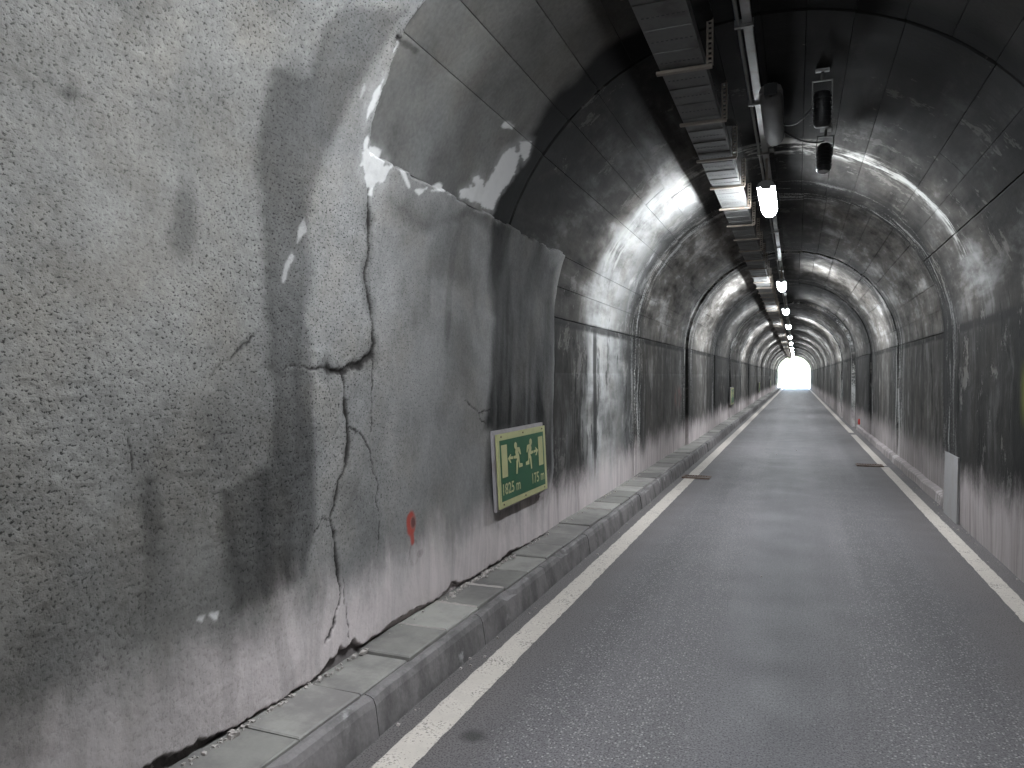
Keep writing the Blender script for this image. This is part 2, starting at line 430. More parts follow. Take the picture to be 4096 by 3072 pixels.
def mat_kerb():
    g = NT("kerb_concrete")
    p, X, Y, Z = g.pos()
    n1 = g.noise(p, 4, 5, .62); n2 = g.noise(p, 55, 3)
    n3 = g.noise(g.vec(g.mul(X, 9), g.mul(Y, 5), g.mul(Z, 2.2)), 1.0, 4, .6)
    c = g.mix(g.ss(n3, .35, .65), (.10, .094, .093), (.185, .172, .171))
    c = g.mix(g.mul(g.ss(n1, .62, .72), .7), c, (.40, .39, .385))
    c = g.scale_col(c, g.add(.75, g.mul(n2, .5)))
    g.bump(g.add(g.mul(n2, .6), n1), .4, .006)
    return g.base(c, .85, .3)

def mat_paint():
    g = NT("road_paint")
    p, X, Y, Z = g.pos()
    n1 = g.noise(p, 90, 3, .6); n2 = g.noise(p, 6, 4, .6)
    wear = g.ss(g.add(g.mul(n1, .75), g.mul(n2, .45)), .62, .76)
    c = g.mix(wear, (.50, .455, .41), (.17, .155, .145))
    c = g.scale_col(c, g.add(.72, g.mul(n2, .5)))
    g.bump(n1, .4, .004)
    return g.base(c, .7, .35)

def mat_emit(name, c, strength):
    g = NT(name)
    g.set(g.b.inputs["Emission Color"], c)
    g.set(g.b.inputs["Emission Strength"], strength)
    return g.base((.8, .8, .8), .4)

M = dict(
    lining=mat_lining(), asphalt=mat_asphalt(), slab=mat_slab(), kerb=mat_kerb(), paint=mat_paint(),
    rock=mat_simple("dark_rock", (.05, .048, .045), .9, .5, 2, bump=.5),
    mortar=mat_simple("mortar_bed", (.22, .21, .195), .9, .5, 6, bump=.4),
    zinc=mat_simple("galvanised_steel", (.17, .17, .165), .5, .3, 6, metal=.55, dirt=((.12, .10, .085), .7)),
    tray=mat_simple("tray_steel", (.13, .13, .127), .65, .4, 5, metal=.1, dirt=((.06, .055, .05), .7)),
    strut=mat_simple("bracket_steel", (.22, .19, .16), .6, .35, 9, metal=.3, dirt=((.12, .07, .04), .6)),
    greybox=mat_simple("grey_housing", (.30, .30, .30), .5, .3, 5),
    dullgrey=mat_simple("dirty_grey_plastic", (.12, .118, .115), .75, .35, 5, spec=.2),
    black=mat_simple("black_plastic", (.018, .018, .019), .45, .3, 8),
    cable=mat_simple("black_cable", (.015, .015, .015), .6, .2, 8),
    white_metal=mat_simple("white_enamel", (.62, .62, .60), .45, .2, 6),
    lamp=mat_emit("lit_diffuser", (.90, .955, 1.0), LAMP),
    cream=mat_simple("sign_cream", (.40, .395, .20), .5, .16, 9, bump=.03, dirt=((.28, .27, .15), .4)),
    green=mat_simple("sign_green", (.012, .085, .036), .45, .2, 9, bump=.03, dirt=((.025, .085, .045), .5)),
    pale=mat_simple("pale_board", (.27, .262, .262), .75, .25, 3, bump=.15, dirt=((.22, .20, .19), .5)),
    signback=mat_simple("sign_backing", (.30, .28, .29), .6, .25, 5, dirt=((.14, .11, .09), .5)),
    rust=mat_simple("rusty_iron", (.13, .085, .065), .7, .5, 14, metal=.3, bump=.4, dirt=((.20, .18, .17), .5)),
    crumbs=mat_simple("plaster_crumbs", (.36, .33, .31), .9, .4, 30, bump=.3),
    red=mat_simple("red_tin", (.45, .03, .02), .35, .2, 20),
    leafgreen=mat_simple("green_glass", (.05, .12, .03), .4, .2, 20),
    grass=mat_simple("meadow", (.075, .10, .035), .95, .5, .4, bump=.3),
    hill=mat_simple("wooded_hill", (.05, .07, .03), .95, .5, .05, bump=.4),
)
# ------------------------------------------------------------------ tunnel lining geometry
def prof(u, n):
    """point of the cross-section at profile length u (0 = kerb-side springing, PIR = far springing), moved n metres inwards"""
    a = np.clip(u, 0, PIR) / R
    x = XC - (R - n) * np.cos(a)
    z = ZS + (R - n) * np.sin(a)
    z = np.where(u < 0, ZS + u, z)
    z = np.where(u > PIR, ZS - (u - PIR), z)
    return x, z

def grid_mesh(name, U, Yv, n, attrs=None, mat=None, solid=None):
    """shell over the grid U x Yv with inset n (array or number)"""
    UU, YY = np.meshgrid(U, Yv, indexing='ij')
    n = np.broadcast_to(n, UU.shape)
    x, z = prof(UU, n)
    co = np.stack([x, YY, z], -1).reshape(-1, 3)
    a, b = UU.shape
    idx = np.arange(a * b).reshape(a, b)
    q = np.stack([idx[:-1, :-1], idx[:-1, 1:], idx[1:, 1:], idx[1:, :-1]], -1).reshape(-1, 4)
    if solid is not None:            # a rim that runs back behind the piece on all four sides
        bx, bz = prof(UU, np.full(UU.shape, solid))
        bco = np.stack([bx, YY, bz], -1).reshape(-1, 3)
        rim = np.concatenate([idx[0, :], idx[1:, -1], idx[-1, -2::-1], idx[-2:0:-1, 0]])
        m = len(rim)
        co = np.concatenate([co, bco[rim], co[rim]])
        r2 = np.arange(m) + a * b
        r3 = r2 + m
        nx = np.roll(np.arange(m), -1)
        q = np.concatenate([q, np.stack([r3, r2, r2[nx], r3[nx]], -1)])
    me = bpy.data.meshes.new(name)
    me.vertices.add(len(co)); me.vertices.foreach_set("co", co.astype(np.float32).ravel())
    nf = len(q)
    me.loops.add(nf * 4); me.loops.foreach_set("vertex_index", q.astype(np.int32).ravel())
    me.polygons.add(nf); me.polygons.foreach_set("loop_start", np.arange(0, nf * 4, 4, dtype=np.int32))
    me.polygons.foreach_set("loop_total", np.full(nf, 4, dtype=np.int32))
    me.update(calc_edges=True)
    for k, v in (attrs or {}).items():
        arr = np.zeros(len(co), np.float32)
        arr[:a * b] = np.broadcast_to(v, UU.shape).ravel()
        if solid is not None: arr[a * b:] = np.tile(arr[rim], 2)
        at = me.attributes.new(k, 'FLOAT', 'POINT')
        at.data.foreach_set("value", arr)
    if mat: me.materials.append(mat)
    me.shade_smooth()
    return me

def near_fields(U, Yv):
    s, Y = np.meshgrid(U, Yv, indexing='ij')
    # ragged coordinates so that stains and cracks wander
    wy = Y + .030 * (fbm(Y * 9, s * 9, 4, 3) - .5) + .16 * (fbm(Y * 2.3, s * 2.3, 3, 13) - .5)
    ws = s + .030 * (fbm(Y * 9, s * 9, 4, 8) - .5) + .30 * (fbm(Y * 2.3, s * 2.3, 3, 18) - .5)
    edge = .07 * (fbm(Y * 16, s * 16, 4, 5, .6) - .5)
    soot = np.zeros(s.shape)
    for soft, st, pts in SOOT:
        sd = poly_sd(wy, ws, pts)
        soot = np.maximum(soot, st * (1 - sstep(sd, -soft, soft * .9)) * (.62 + .38 * fbm(Y * 4, s * 1.5, 3, 11) + .5 * (fbm(Y * 13, s * 1.3, 4, 12) - .4) * sstep(s, .6, -.6)))
    # clouds of soot over the rest of the coat
    cloud = sstep(fbm(Y * 1.6, s * 1.3, 4, 21), .48, .75)
    soot = np.maximum(soot, .40 * cloud * sstep(Y, .2, 1.0) * (1 - .5 * sstep(s, -.5, -1.0)))
    for y0, s0, ry, rs, st in ((1.72, .95, .14, .26, .3), (1.98, .5, .16, .3, .14), (2.05, .12, .09, .2, .4), (1.55, .45, .05, .05, .5), (1.86, -1.0, .08, .3, .45)):
        e = np.hypot((wy - y0) / ry, (ws - s0) / rs) + .6 * (fbm(Y * 6, s * 6, 4, 27) - .5)
        soot = np.maximum(soot, st * (1 - sstep(e, .2, 1.2)))
    low = sstep(s, -.45, -.95) * (1 - sstep(s, -1.35, -1.7)) * .12 * (.5 + fbm(Y * 2.2, s * .9, 4, 31))
    soot = np.clip(soot + low, 0, .97)
    drip = sstep(fbm(Y * 5.5 + 1.5 * fbm(Y * 2, s * 2, 3, 43), s * .9, 4, 41), .54, .76) * .18 * sstep(fbm(Y * 1.3, s * 1.1, 3, 44), .35, .65) * sstep(Y, 2.9, 3.4)
    soot = np.clip(soot + drip, 0, .97)
    white = np.zeros(s.shape)
    for i, pts in enumerate(WHITE):
        sd = poly_sd(Y, s, pts) + edge * (1.0 if i in (0, 3) else .5)
        amt = .3 if i in (13, 14, 15, 16) else (.6 if i > 16 else 1.0)
        white = np.maximum(white, amt * (1 - sstep(sd, -.006, .008)))
        if i in (0, 2, 3, 4): white = np.maximum(white, .22 * (1 - sstep(sd, .0, .07)) * (.3 + fbm(Y * 30, s * 12, 3, 55)))
    white *= .75 + .45 * fbm(Y * 14, s * 14, 3, 51)
    gap = np.zeros(s.shape); dep = np.zeros(s.shape)
    cy = Y + .040 * (fbm(Y * 22, s * 22, 4, 61, .65) - .5)
    cs = s + .040 * (fbm(Y * 22, s * 22, 4, 71, .65) - .5)
    for w, pts in CRACKS:
        d = seg_dist(cy, cs, pts)
        ww = w * (1.7 if w > .01 else 1.1) * (.35 + 1.3 * vnoise(Y * 9, s * 9, 81) ** 1.5)
        gap = np.maximum(gap, 1 - sstep(d, ww * .25, ww * .95))
        soot = np.maximum(soot, .35 * (1 - sstep(d, ww * .5, ww * 4)))
        dep = np.maximum(dep, np.exp(-(d / (ww * .5)) ** 2) * min(.016, w * 1.3))
    # plaster broken away along the foot
    foot = -1.945
    hb = .018 + .10 * np.maximum(0, fbm(Y * 2.6, Y * 0 + 3.3, 4, 91) - .47)
    for y0, wd, hh in ((2.98, .10, .10), (3.12, .06, .07), (3.62, .25, .05), (4.30, .12, .075), (1.9, .22, .06), (5.3, .1, .03)):
        hb = hb + hh * np.exp(-((Y - y0) / wd) ** 2)
    hb = hb * (.4 + .7 * fbm(Y * 7, Y * 0, 3, 96)) + .04 * (fbm(Y * 20, s * 20, 4, 95, .65) - .5)
    broken = 1 - sstep(s - foot, hb - .006, hb + .006)
    gap = np.maximum(gap, .72 * broken)
    red = np.zeros(s.shape)
    e = np.hypot((Y - 3.735) / .055, (s + 1.375) / .085) + .25 * (fbm(Y * 30, s * 30, 3, 7) - .5)
    red = (1 - sstep(e, .75, 1.1)) * .9
    red = np.maximum(red, .85 * (1 - sstep(seg_dist(Y, s, [(3.745, -1.44), (3.75, -1.49)]), .012, .026)))
    blot = 1 - sstep(np.hypot((Y - 3.76) / .03, (s + 1.375) / .04), .6, 1.2)
    red *= 1 - .75 * blot
    soot = np.maximum(soot, .8 * blot)
    soot = np.maximum(soot, .85 * (1 - sstep(np.hypot((Y - 3.835) / .045, (s + 1.578) / .026), .8, 1.1)))
    ring = np.abs(np.hypot((Y - 3.768) / .05, (s + 1.56) / .07) - 1)
    soot = np.maximum(soot, .55 * (1 - sstep(ring, .1, .25)))
    rough = (1 - sstep(Y, 2.5, 4.6) * .75) * (1 - .55 * sstep(s, -1.1, -1.6)) * (.15 + 1.5 * fbm(Y * 1.7, s * 1.7, 4, 101))
    tone = .142 + .115 * sstep(Y, 2.2, 3.2)
    return s, Y, dict(soot=soot, white=np.clip(white, 0, 1), gap=gap, red=red, rough=np.clip(rough, 0, 1), tone=tone, near=np.ones(s.shape)), dep, broken

tunnel = empty("tunnel")
tag(tunnel, "soot-stained grey concrete tunnel vault with ring joints, leading to a bright portal", "tunnel")

# --- the thick plaster coat on the kerb side
Yv = np.concatenate([np.arange(.2, 3.4, .0062), np.arange(3.4, 6.49, .0095)])
Uv = np.concatenate([np.arange(-1.965, .75, .0075), np.arange(.75, 2.95, .0115)])
s, Y, at, dep, broken = near_fields(Uv, Yv)
n = .038 + .035 * (fbm(Y * 1.1, s * 1.0, 3, 201) - .5) + .012 * (fbm(Y * 6, s * 6, 3, 205) - .5)
n += at["rough"] * .010 * (fbm(Y * 34, s * 34, 3, 211) - .5)
n -= dep + broken * .034
yb = np.interp(Uv, [-2, .40, .50, .75, 1.3, 2.95], [3.26, 3.24, 3.20, 3.06, 2.98, 2.92])[:, None] + .05 * (fbm(s * 5, s * 0, 4, 221) - .5) + .03 * (fbm(s * 24, Y * 24, 3, 222) - .5)
sb = .66 + .05 * (fbm(Y * 5, Y * 0 + 9, 4, 231) - .5) + .045 * (fbm(s * 22, Y * 22, 4, 232, .65) - .5)
drop = sstep(Y - yb, 0, .018) * sstep(s - sb, -.012, .012)
n = n * (1 - drop) - .075 * drop
at["gap"] = np.maximum(at["gap"], .6 * drop)
yend = 6.46 - .22 * sstep(s, -1.3, -1.93) + .015 * (fbm(s * 7, s * 0 + 4, 3, 241) - .5)
gone = sstep(Y, yend - .035, yend)
n = n * (1 - gone) - .05 * gone
at["gap"] = np.maximum(at["gap"], sstep(Y, yend - .05, yend - .01) * .8)
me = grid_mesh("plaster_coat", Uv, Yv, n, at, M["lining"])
o = link(bpy.data.objects.new("plaster_coat", me), tunnel)
tag(o, "rough cracked plaster coat with dark run-off stain and red paint spot")

# --- backing shells: behind the camera, near ring, then one per ring
def ring_offsets(k):
    table = {0: (0, 0), 1: (0, 0), 2: (.0, -.11), 3: (.05, -.10), 4: (.03, -.08), 5: (.05, .02)}
    if k in table: return table[k]
    q = random.Random(k * 31 + 5)
    return (q.uniform(-.01, .06), q.uniform(-.01, .06))

def backing(name, y0, y1, k, vl, vr, fine_y=10, flange=True):
    """vl, vr: profile lengths where the recessed vault starts on the two sides"""
    oL, oR = ring_offsets(k)
    U = np.unique(np.round(np.concatenate([
        np.linspace(-2.145, vl - .02, 26), [-.474, -.466],
        [vl - .012, vl + .004], np.linspace(vl + .02, PIR - vr - .02, 56), [PIR - vr - .004, PIR - vr + .012],
        np.linspace(PIR - vr + .02, PIR + 2.145, 26)]), 4))
    Yi = np.linspace(y0 + .012, y1 - .012, fine_y)
    if flange: Yi = np.concatenate([[y0 + .012], Yi, [y1 - .012]])
    UU, YY = np.meshgrid(U, Yi, indexing='ij')
    nn = oL + (oR - oL) * sstep(UU, 0, PIR)
    vault = (UU > vl) & (UU < PIR - vr)
    nn = np.where(vault, nn - .03, nn)
    nn = np.where((np.abs(UU + .470) < .005) & (k > 0), nn - .0025, nn)
    nn = nn + .012 * (fbm(YY * 1.3 + k, UU * 1.1, 3, 300 + k) - .5)
    if flange:
        nn[:, 0] = -.32; nn[:, -1] = -.32
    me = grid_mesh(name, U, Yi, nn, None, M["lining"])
    return link(bpy.data.objects.new(name, me), tunnel)

VL = math.radians(2.0) * R
STEP = 8.8
N_RINGS = int(round(PORTAL / RING))
backing("lining_ring", -26, .25, 0, VL, VL, 30)
ring0 = backing("lining_ring", .25, RING, 0, VL, VL, 24)
rings = {0: ring0}
for k in range(1, N_RINGS):
    vr = math.radians(2 + 3 * STEP) * R if k == 1 else VL
    rings[k] = backing("lining_ring", k * RING, (k + 1) * RING, k, VL, vr, 26 if k < 4 else 8)
Y_END = N_RINGS * RING
# rock sleeve behind the joints and an added end wall, both keep sky light out
U = np.linspace(-2.4, PIR + 2.4, 60)
me = grid_mesh("bedrock", U, np.array([-26.2, 0, 20, 50, Y_END - .03]), -.27, None, M["rock"])
tag(link(bpy.data.objects.new("bedrock", me)), kind="structure")
cap = MB()
cap.add([(-3, -26, -.3), (3, -26, -.3), (3, -26, 4.6), (-3, -26, 4.6)], [(0, 1, 2, 3)]).build("added_end_wall", M["rock"])["kind"] = "structure"

# --- formwork panels of the vault, each a piece of its own
def panel(k, a0, a1, y0, y1, attrs=False, na=None, ny=None):
    oL, oR = ring_offsets(k)
    am = (a0 + a1) / 2
    n0 = oL + (oR - oL) * float(sstep(np.array(math.radians(am) * R), 0, PIR)) + rng.uniform(-.0025, .0025)
    j = .0022
    U = np.linspace(math.radians(a0) * R + j, math.radians(a1) * R - j, na or 4)
    Yp = np.linspace(y0 + j, y1 - j, ny or 3)
    UU, YY = np.meshgrid(U, Yp, indexing='ij')
    n = np.full(UU.shape, n0)
    if na: n[0, :] -= .002; n[-1, :] -= .002; n[:, 0] -= .002; n[:, -1] -= .002
    at = None
    if attrs:
        _, _, at, dep, _ = near_fields(U, Yp)
        left = am < 90
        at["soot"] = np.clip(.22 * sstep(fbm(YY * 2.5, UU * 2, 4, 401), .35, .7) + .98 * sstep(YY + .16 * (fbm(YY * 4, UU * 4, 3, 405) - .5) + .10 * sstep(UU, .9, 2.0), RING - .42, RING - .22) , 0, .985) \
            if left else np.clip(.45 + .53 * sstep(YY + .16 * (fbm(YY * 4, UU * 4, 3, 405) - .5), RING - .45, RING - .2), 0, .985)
        at["gap"] = at["gap"] * .6 if left else at["gap"] * 0
        if not left: at["white"] = at["white"] * 0
        at["soot"] = at["soot"] * (1 - at["white"])
        at["red"] = at["red"] * 0
        at["rough"] = np.full(UU.shape, .06)
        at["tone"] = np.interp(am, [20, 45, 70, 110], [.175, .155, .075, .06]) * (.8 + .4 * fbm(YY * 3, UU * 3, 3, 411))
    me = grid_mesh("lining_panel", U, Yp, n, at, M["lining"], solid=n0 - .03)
    return link(bpy.data.objects.new("lining_panel", me), rings[k])

lines = [2 + STEP * i for i in range(21)]
# the short smooth stretch between the rough coat and the first joint
panel(0, 19.6, 37.2, 3.0, RING - .012, True, 60, 110)
for i in range(4, 17):
    d = (22, 70) if i < 8 else (6, 14)
    panel(0, lines[i], lines[i + 1], 2.95 if i > 4 else 2.95, RING - .012, True, *d)
for k in range(1, 7):
    q = random.Random(900 + k)
    al = [2.0] + [a + q.uniform(-.9, .9) for a in lines[1:-1]] + [178.0]
    if k == 1: al[17:] = [lines[17]]
    skip = [i for i in range(2, len(al) - 2) if q.random() < .28]
    al = [a for i, a in enumerate(al) if i not in skip or i - 1 in skip]
    for a0, a1 in zip(al[:-1], al[1:]):
        c = q.uniform(1.6, 3.4)
        cuts = [0, c, RING] if k < 4 and q.random() < .55 else [0, RING]
        for a, b in zip(cuts[:-1], cuts[1:]):
            panel(k, a0, a1, k * RING + a + (.012 if a == 0 else 0), k * RING + b - (.012 if b == RING else 0))

# low footing along the set-back wall on the side without a kerb
ft = MB()
prev = None
for i in range(60):
    y = 10.35 + i * (24.3 - 10.35) / 59
    h = .13 + .012 * math.sin(i * .7) * math.sin(i * .23)
    x = 1.70 + .006 * math.sin(i * .9)
    prof_ = [(x, y, -.01), (x + .01, y, h - .02), (x + .03, y, h), (1.86, y, h + .03)]
    ft.v += prof_
    if i:
        b = (i - 1) * 4
        for j in range(3): ft.f.append((b + j, b + j + 1, b + j + 5, b + j + 4))
ft.f.append((0, 1, 2, 3))
o = ft.build("footing", M["lining"], tunnel)

# ------------------------------------------------------------------ ground, road, footway, kerb
gr = MB()
S = 700
gr.add([(-S, -S, -.06), (S, -S, -.06), (S, S, -.06), (-S, S, -.06)], [(0, 1, 2, 3)]).build("ground", M["grass"])["kind"] = "structure"
rd = MB()
ys = [-26 + i * 2 for i in range(0, 62)] + [120, 180, 300]
for y in ys: rd.v += [(-2.30, y, 0), (-1.2, y, 0), (0, y, 0), (1.2, y, 0), (2.0, y, 0)]
for i in range(len(ys) - 1):
    for j in range(4): rd.f.append((i * 5 + j, i * 5 + j + 1, (i + 1) * 5 + j + 1, (i + 1) * 5 + j))
road = rd.build("road", M["asphalt"]); road["kind"] = "structure"

def line_strip(x0, x1, y0, y1, seed):
    q = random.Random(seed)
    mb = MB()
    m = max(2, int((y1 - y0) / (.06 if y0 < 12 else .5)))
    for i in range(m + 1):
        y = y0 + (y1 - y0) * i / m
        j = .004
        mb.v += [(x0 + q.uniform(-j, j), y, .004), (x1 + q.uniform(-j, j), y, .004)]
    for i in range(m): mb.f.append((2 * i, 2 * i + 1, 2 * i + 3, 2 * i + 2))
    return mb.build("edge_line", M["paint"], road)
line_strip(-1.655, -1.493, .2, 12, 1); line_strip(-1.655, -1.493, 12, 11.99 + 140, 2)
line_strip(1.414, 1.55, .2, 12, 3); line_strip(1.414, 1.55, 12, 14.42, 6); line_strip(1.414, 1.55, 14.62, 22.0, 4)
line_strip(1.414, 1.55, 22.7, 150, 5)

foot = MB().box(-2.32, -1.845, -26, 150, -.02, KERB - .055).build("footway", M["mortar"]); foot["kind"] = "structure"
slab_me = []
for v in range(4):
    q = random.Random(v)
    mb = MB().box(-.163, .163, -.212, .212, -.05, 0, .006)
    mb.v = [(x + q.uniform(-.003, .003), y + q.uniform(-.003, .003), z + q.uniform(-.001, .001)) for x, y, z in mb.v]
    slab_me.append(mb.mesh("slab", M["slab"]))
y, i = .15, 0
while y < 64:
    o = bpy.data.objects.new("slab", slab_me[i % 4 if rng.random() < .8 else 1])
    o.location = (-2.005 + rng.uniform(-.004, .004), y + .218, KERB + rng.uniform(-.006, .005))
    o.rotation_euler = (rng.uniform(-.012, .012), rng.uniform(-.012, .012), rng.uniform(-.008, .008) + (math.pi if rng.random() < .5 else 0))
    link(o, foot)
    # pale mortar squeezed out of some joints
    y += .436; i += 1
for y, h in ((3.76, .012), (4.195, .014), (4.63, .014), (7.68, .012), (2.01, .009)):
    yj = .15 + round((y - .15) / .436) * .436
    mb = MB()
    q = random.Random(int(y * 100))
    for t in range(9):
        x = -2.15 + t * .30 / 8
        mb.v += [(x, yj - .010 + q.uniform(-.004, .004), KERB - .01), (x, yj, KERB + h * .6 + q.uniform(-.003, .003)), (x, yj + .010 + q.uniform(-.004, .004), KERB - .01)]
    for t in range(8):
        for j in range(2): mb.f.append((t * 3 + j, t * 3 + j + 1, t * 3 + 4 + j, t * 3 + 3 + j))
    mb.build("mortar_seam", M["crumbs"], foot)

kerb = empty("kerb"); kerb["kind"] = "structure"
kerb_me = []
for v in range(5):
    q = random.Random(40 + v)
    mb = MB()
    m = 14
    L = 1.19
    for i in range(m + 1):
        y = -L / 2 + L * i / m
        chip = max(0, q.gauss(0, .0018)) + (.022 if (v in (1, 3) and i in (5, 6)) else 0)
        e = .008 if i in (0, m) else 0
        pr = [(-.060, -.03), (-.060, KERB - .016), (-.030 - chip, KERB - .012 - e), (-.008 - chip, KERB - .022 - e - chip), (.004 - chip * .4, KERB - .055 - e), (.022, .02), (.026, -.03)]
        mb.v += [(x + q.uniform(-.0008, .0008), y, z + q.uniform(-.0008, .0008)) for x, z in pr]
    for i in range(m):
        for j in range(6): mb.f.append((i * 7 + j, i * 7 + j + 1, (i + 1) * 7 + j + 1, (i + 1) * 7 + j))
    mb.f += [tuple(range(7)), tuple(m * 7 + j for j in range(7))[::-1]]
    kerb_me.append(mb.mesh("kerb_stone", M["kerb"]))
for i in range(56):
    o = bpy.data.objects.new("kerb_stone", kerb_me[(i * 3 + i // 4) % 5])
    o.location = (-1.786 + rng.uniform(-.004, .004), -.2 + i * 1.2, rng.uniform(-.004, .003))
    o.rotation_euler = (0, 0, rng.uniform(-.003, .003))
    link(o, kerb)
MB().box(-1.845, -1.765, 66.5, 150, -.03, KERB - .015, .02).build("kerb_stone", M["kerb"], kerb)

# hills outside the portal
hl = MB()
m = 60
for i in range(m + 1):
    x = -600 + 1200 * i / m
    hh = 60 + 45 * math.sin(i * .31) + 22 * math.sin(i * .83 + 1) + rng.uniform(-6, 6)
    hl.v += [(x, 480, -2), (x, 560, hh * .35), (x, 660, hh * .5 + 6)]
for i in range(m):
    for j in range(2): hl.f.append((i * 3 + j, i * 3 + 3 + j, i * 3 + 4 + j, i * 3 + 1 + j))
hl.build("hills", M["hill"], None, True)["kind"] = "structure"

# ------------------------------------------------------------------ lamps
def make_lamp(lit=True):
    r = empty("luminaire")
    L = .62
    hb = MB()
    secs = []
    for y in (-L, L):
        hb.v += [(-.092, y, .0), (-.075, y, .045), (-.025, y, .07), (.025, y, .07), (.075, y, .045), (.092, y, .0)]
    hb.f += [(j, (j + 1) % 6, 6 + (j + 1) % 6, 6 + j) for j in range(6)] + [tuple(range(6)), tuple(range(11, 5, -1))]
    hb.build("housing", M["greybox"] if lit else M["dullgrey"], r)
    db = MB()
    K = 14
    secs = [(-L + .02, .35), (-L + .035, .72), (-L + .07, .93), (-L + .13, 1.0), (0, 1.02), (L - .13, 1.0), (L - .07, .93), (L - .035, .72), (L - .02, .35)]
    for y, k in secs:
        for j in range(K + 1):
            t = math.pi * j / K
            db.v.append((.088 * k * math.cos(t), y, -.002 - .092 * k * math.sin(t)))
    n = K + 1
    for i in range(len(secs) - 1):
        db.f += [(i * n + j, i * n + j + 1, (i + 1) * n + j + 1, (i + 1) * n + j) for j in range(K)]
    db.f += [tuple(range(n)), tuple(range(len(secs) * n - 1, (len(secs) - 1) * n - 1, -1))]
    db.build("diffuser", M["lamp"] if lit else M["dullgrey"], r, True)
    for sgn in (-1, 1):
        MB().box(-.05, .05, sgn * L - .02, sgn * L + .02, -.028, .06).build("end_cap", M["greybox"] if lit else M["black"], r)
        MB().box(-.012, .012, sgn * .42 - .015, sgn * .42 + .015, .07, .37 if lit else .12).build("hanger", M["strut"], r)
    return r

def copy_tree(o, parent=None):
    c = o.copy(); col.objects.link(c); c.parent = parent
    for ch in list(o.children): copy_tree(ch, c)
    return c

LX, LZ = -.31, 3.665
lamp_y = [8.75, 17.1, 23.9, 31.4, 40.2]
while lamp_y[-1] < 92: lamp_y.append(lamp_y[-1] + 7.9)
lamp_y = [-15.0, -7.1, 1.95] + lamp_y
proto = make_lamp()
for i, y in enumerate(lamp_y):
    o = proto if i == 0 else copy_tree(proto)
    o.location = (LX, y, LZ)
    ORD = "first second third fourth fifth sixth seventh eighth ninth tenth eleventh twelfth thirteenth".split()
    lab = f"glowing tube luminaire, {ORD[i - 3]} one beyond the unlit grey luminaire" if i > 2 else f"glowing tube luminaire, {ORD[2 - i]} one before the unlit grey luminaire"
    tag(o, lab, "lamp", "lit luminaires under the crown")
off = make_lamp(False)
off.name = "unlit_luminaire"
off.location = (-.20, 6.75, 3.925)
tag(off, "unlit grey luminaire with dark end caps, cables leading to two black housings", "lamp")

# conduit rail that the lamps hang from
cr = empty("conduit_rail", (0, 0, 0))
tag(cr, "steel conduit rail running along the dark vault crown above the lamps", "conduit")
MB().box(-.345, -.285, -20, Y_END - .5, 4.015, 4.045).build("rail", M["zinc"], cr)
MB().tube([(-.375, -20, 4.02), (-.375, Y_END - .5, 4.02)], .014, 8).build("pipe", M["zinc"], cr, True)
clip = MB().box(-.40, -.275, -.015, .015, 3.998, 4.05).mesh("clip", M["zinc"])
for i in range(24):
    o = bpy.data.objects.new("clip", clip); o.location = (0, .6 + i * 1.5, 0); link(o, cr)

# ------------------------------------------------------------------ cable tray
tray = empty("cable_tray")
tag(tray, "ribbed steel cable tray on brackets running along the vault beside the lamps", "cable tray")
TX0, TX1, TZ = -.885, -.585, 3.765
tb = MB()
TL = 3.28
tb.box(TX0, TX1, .005, TL - .005, TZ, TZ + .004)
tb.box(TX0, TX0 + .004, .005, TL - .005, TZ + .004, TZ + .075)
tb.box(TX1 - .004, TX1, .005, TL - .005, TZ + .004, TZ + .075)
tray_me = tb.mesh("tray_section", M["tray"])
rb = MB().box(TX0 + .006, TX1 - .006, -.014, .014, TZ - .007, TZ)
rib_me = rb.mesh("rib", M["tray"])
slot = MB()
for i in range(9):
    x = TX0 + .03 + i * .030
    slot.box(x - .008, x + .008, -.006, .006, TZ - .002, TZ)
slot_me = slot.mesh("slot_row", M["black"])
cable_me = MB()
for x, r in ((-.85, .022), (-.80, .016), (-.76, .02), (-.70, .03), (-.64, .018)):
    cable_me.tube([(x, .0, TZ + .004 + r), (x, TL, TZ + .004 + r)], r, 8)
cab_me = cable_me.mesh("cable_bundle", M["cable"], True)
i = 0
y = -8.2
while y < Y_END - TL:
    o = bpy.data.objects.new("tray_section", tray_me); o.location = (rng.uniform(-.006, .006), y, rng.uniform(-.006, .004)); link(o, tray)
    if -1 < y < 21:
        for j in range(10):
            q = bpy.data.objects.new("rib", rib_me); q.location = (0, .16 + j * .328, 0); link(q, o)
            q = bpy.data.objects.new("slot_row", slot_me); q.location = (0, .16 + j * .328 + .16, 0); link(q, o)
    q = bpy.data.objects.new("cable_bundle", cab_me); link(q, o)
    y += TL; i += 1
br = MB()
br.box(TX0 - .03, TX1 + .045, -.02, .02, TZ - .030, TZ - .010)
for dx in (.0, .034):
    br.box(TX1 + .008 + dx, TX1 + .018 + dx, -.02, .02, TZ - .010, 4.06)
for j in range(9):
    br.box(TX1 + .018, TX1 + .042, -.018, -.012, TZ + .0 + j * .034, TZ + .016 + j * .034)
br_me = br.mesh("bracket", M["strut"])
fl = MB().box(TX1 - .02, TX1 + .08, -.035, .035, 4.012, 4.03)
y = 5.03 - 3 * 1.1
while y < Y_END - 1:
    o = bpy.data.objects.new("bracket", br_me); o.location = (rng.uniform(-.004, .004), y, 0); link(o, tray)
    y += 1.1

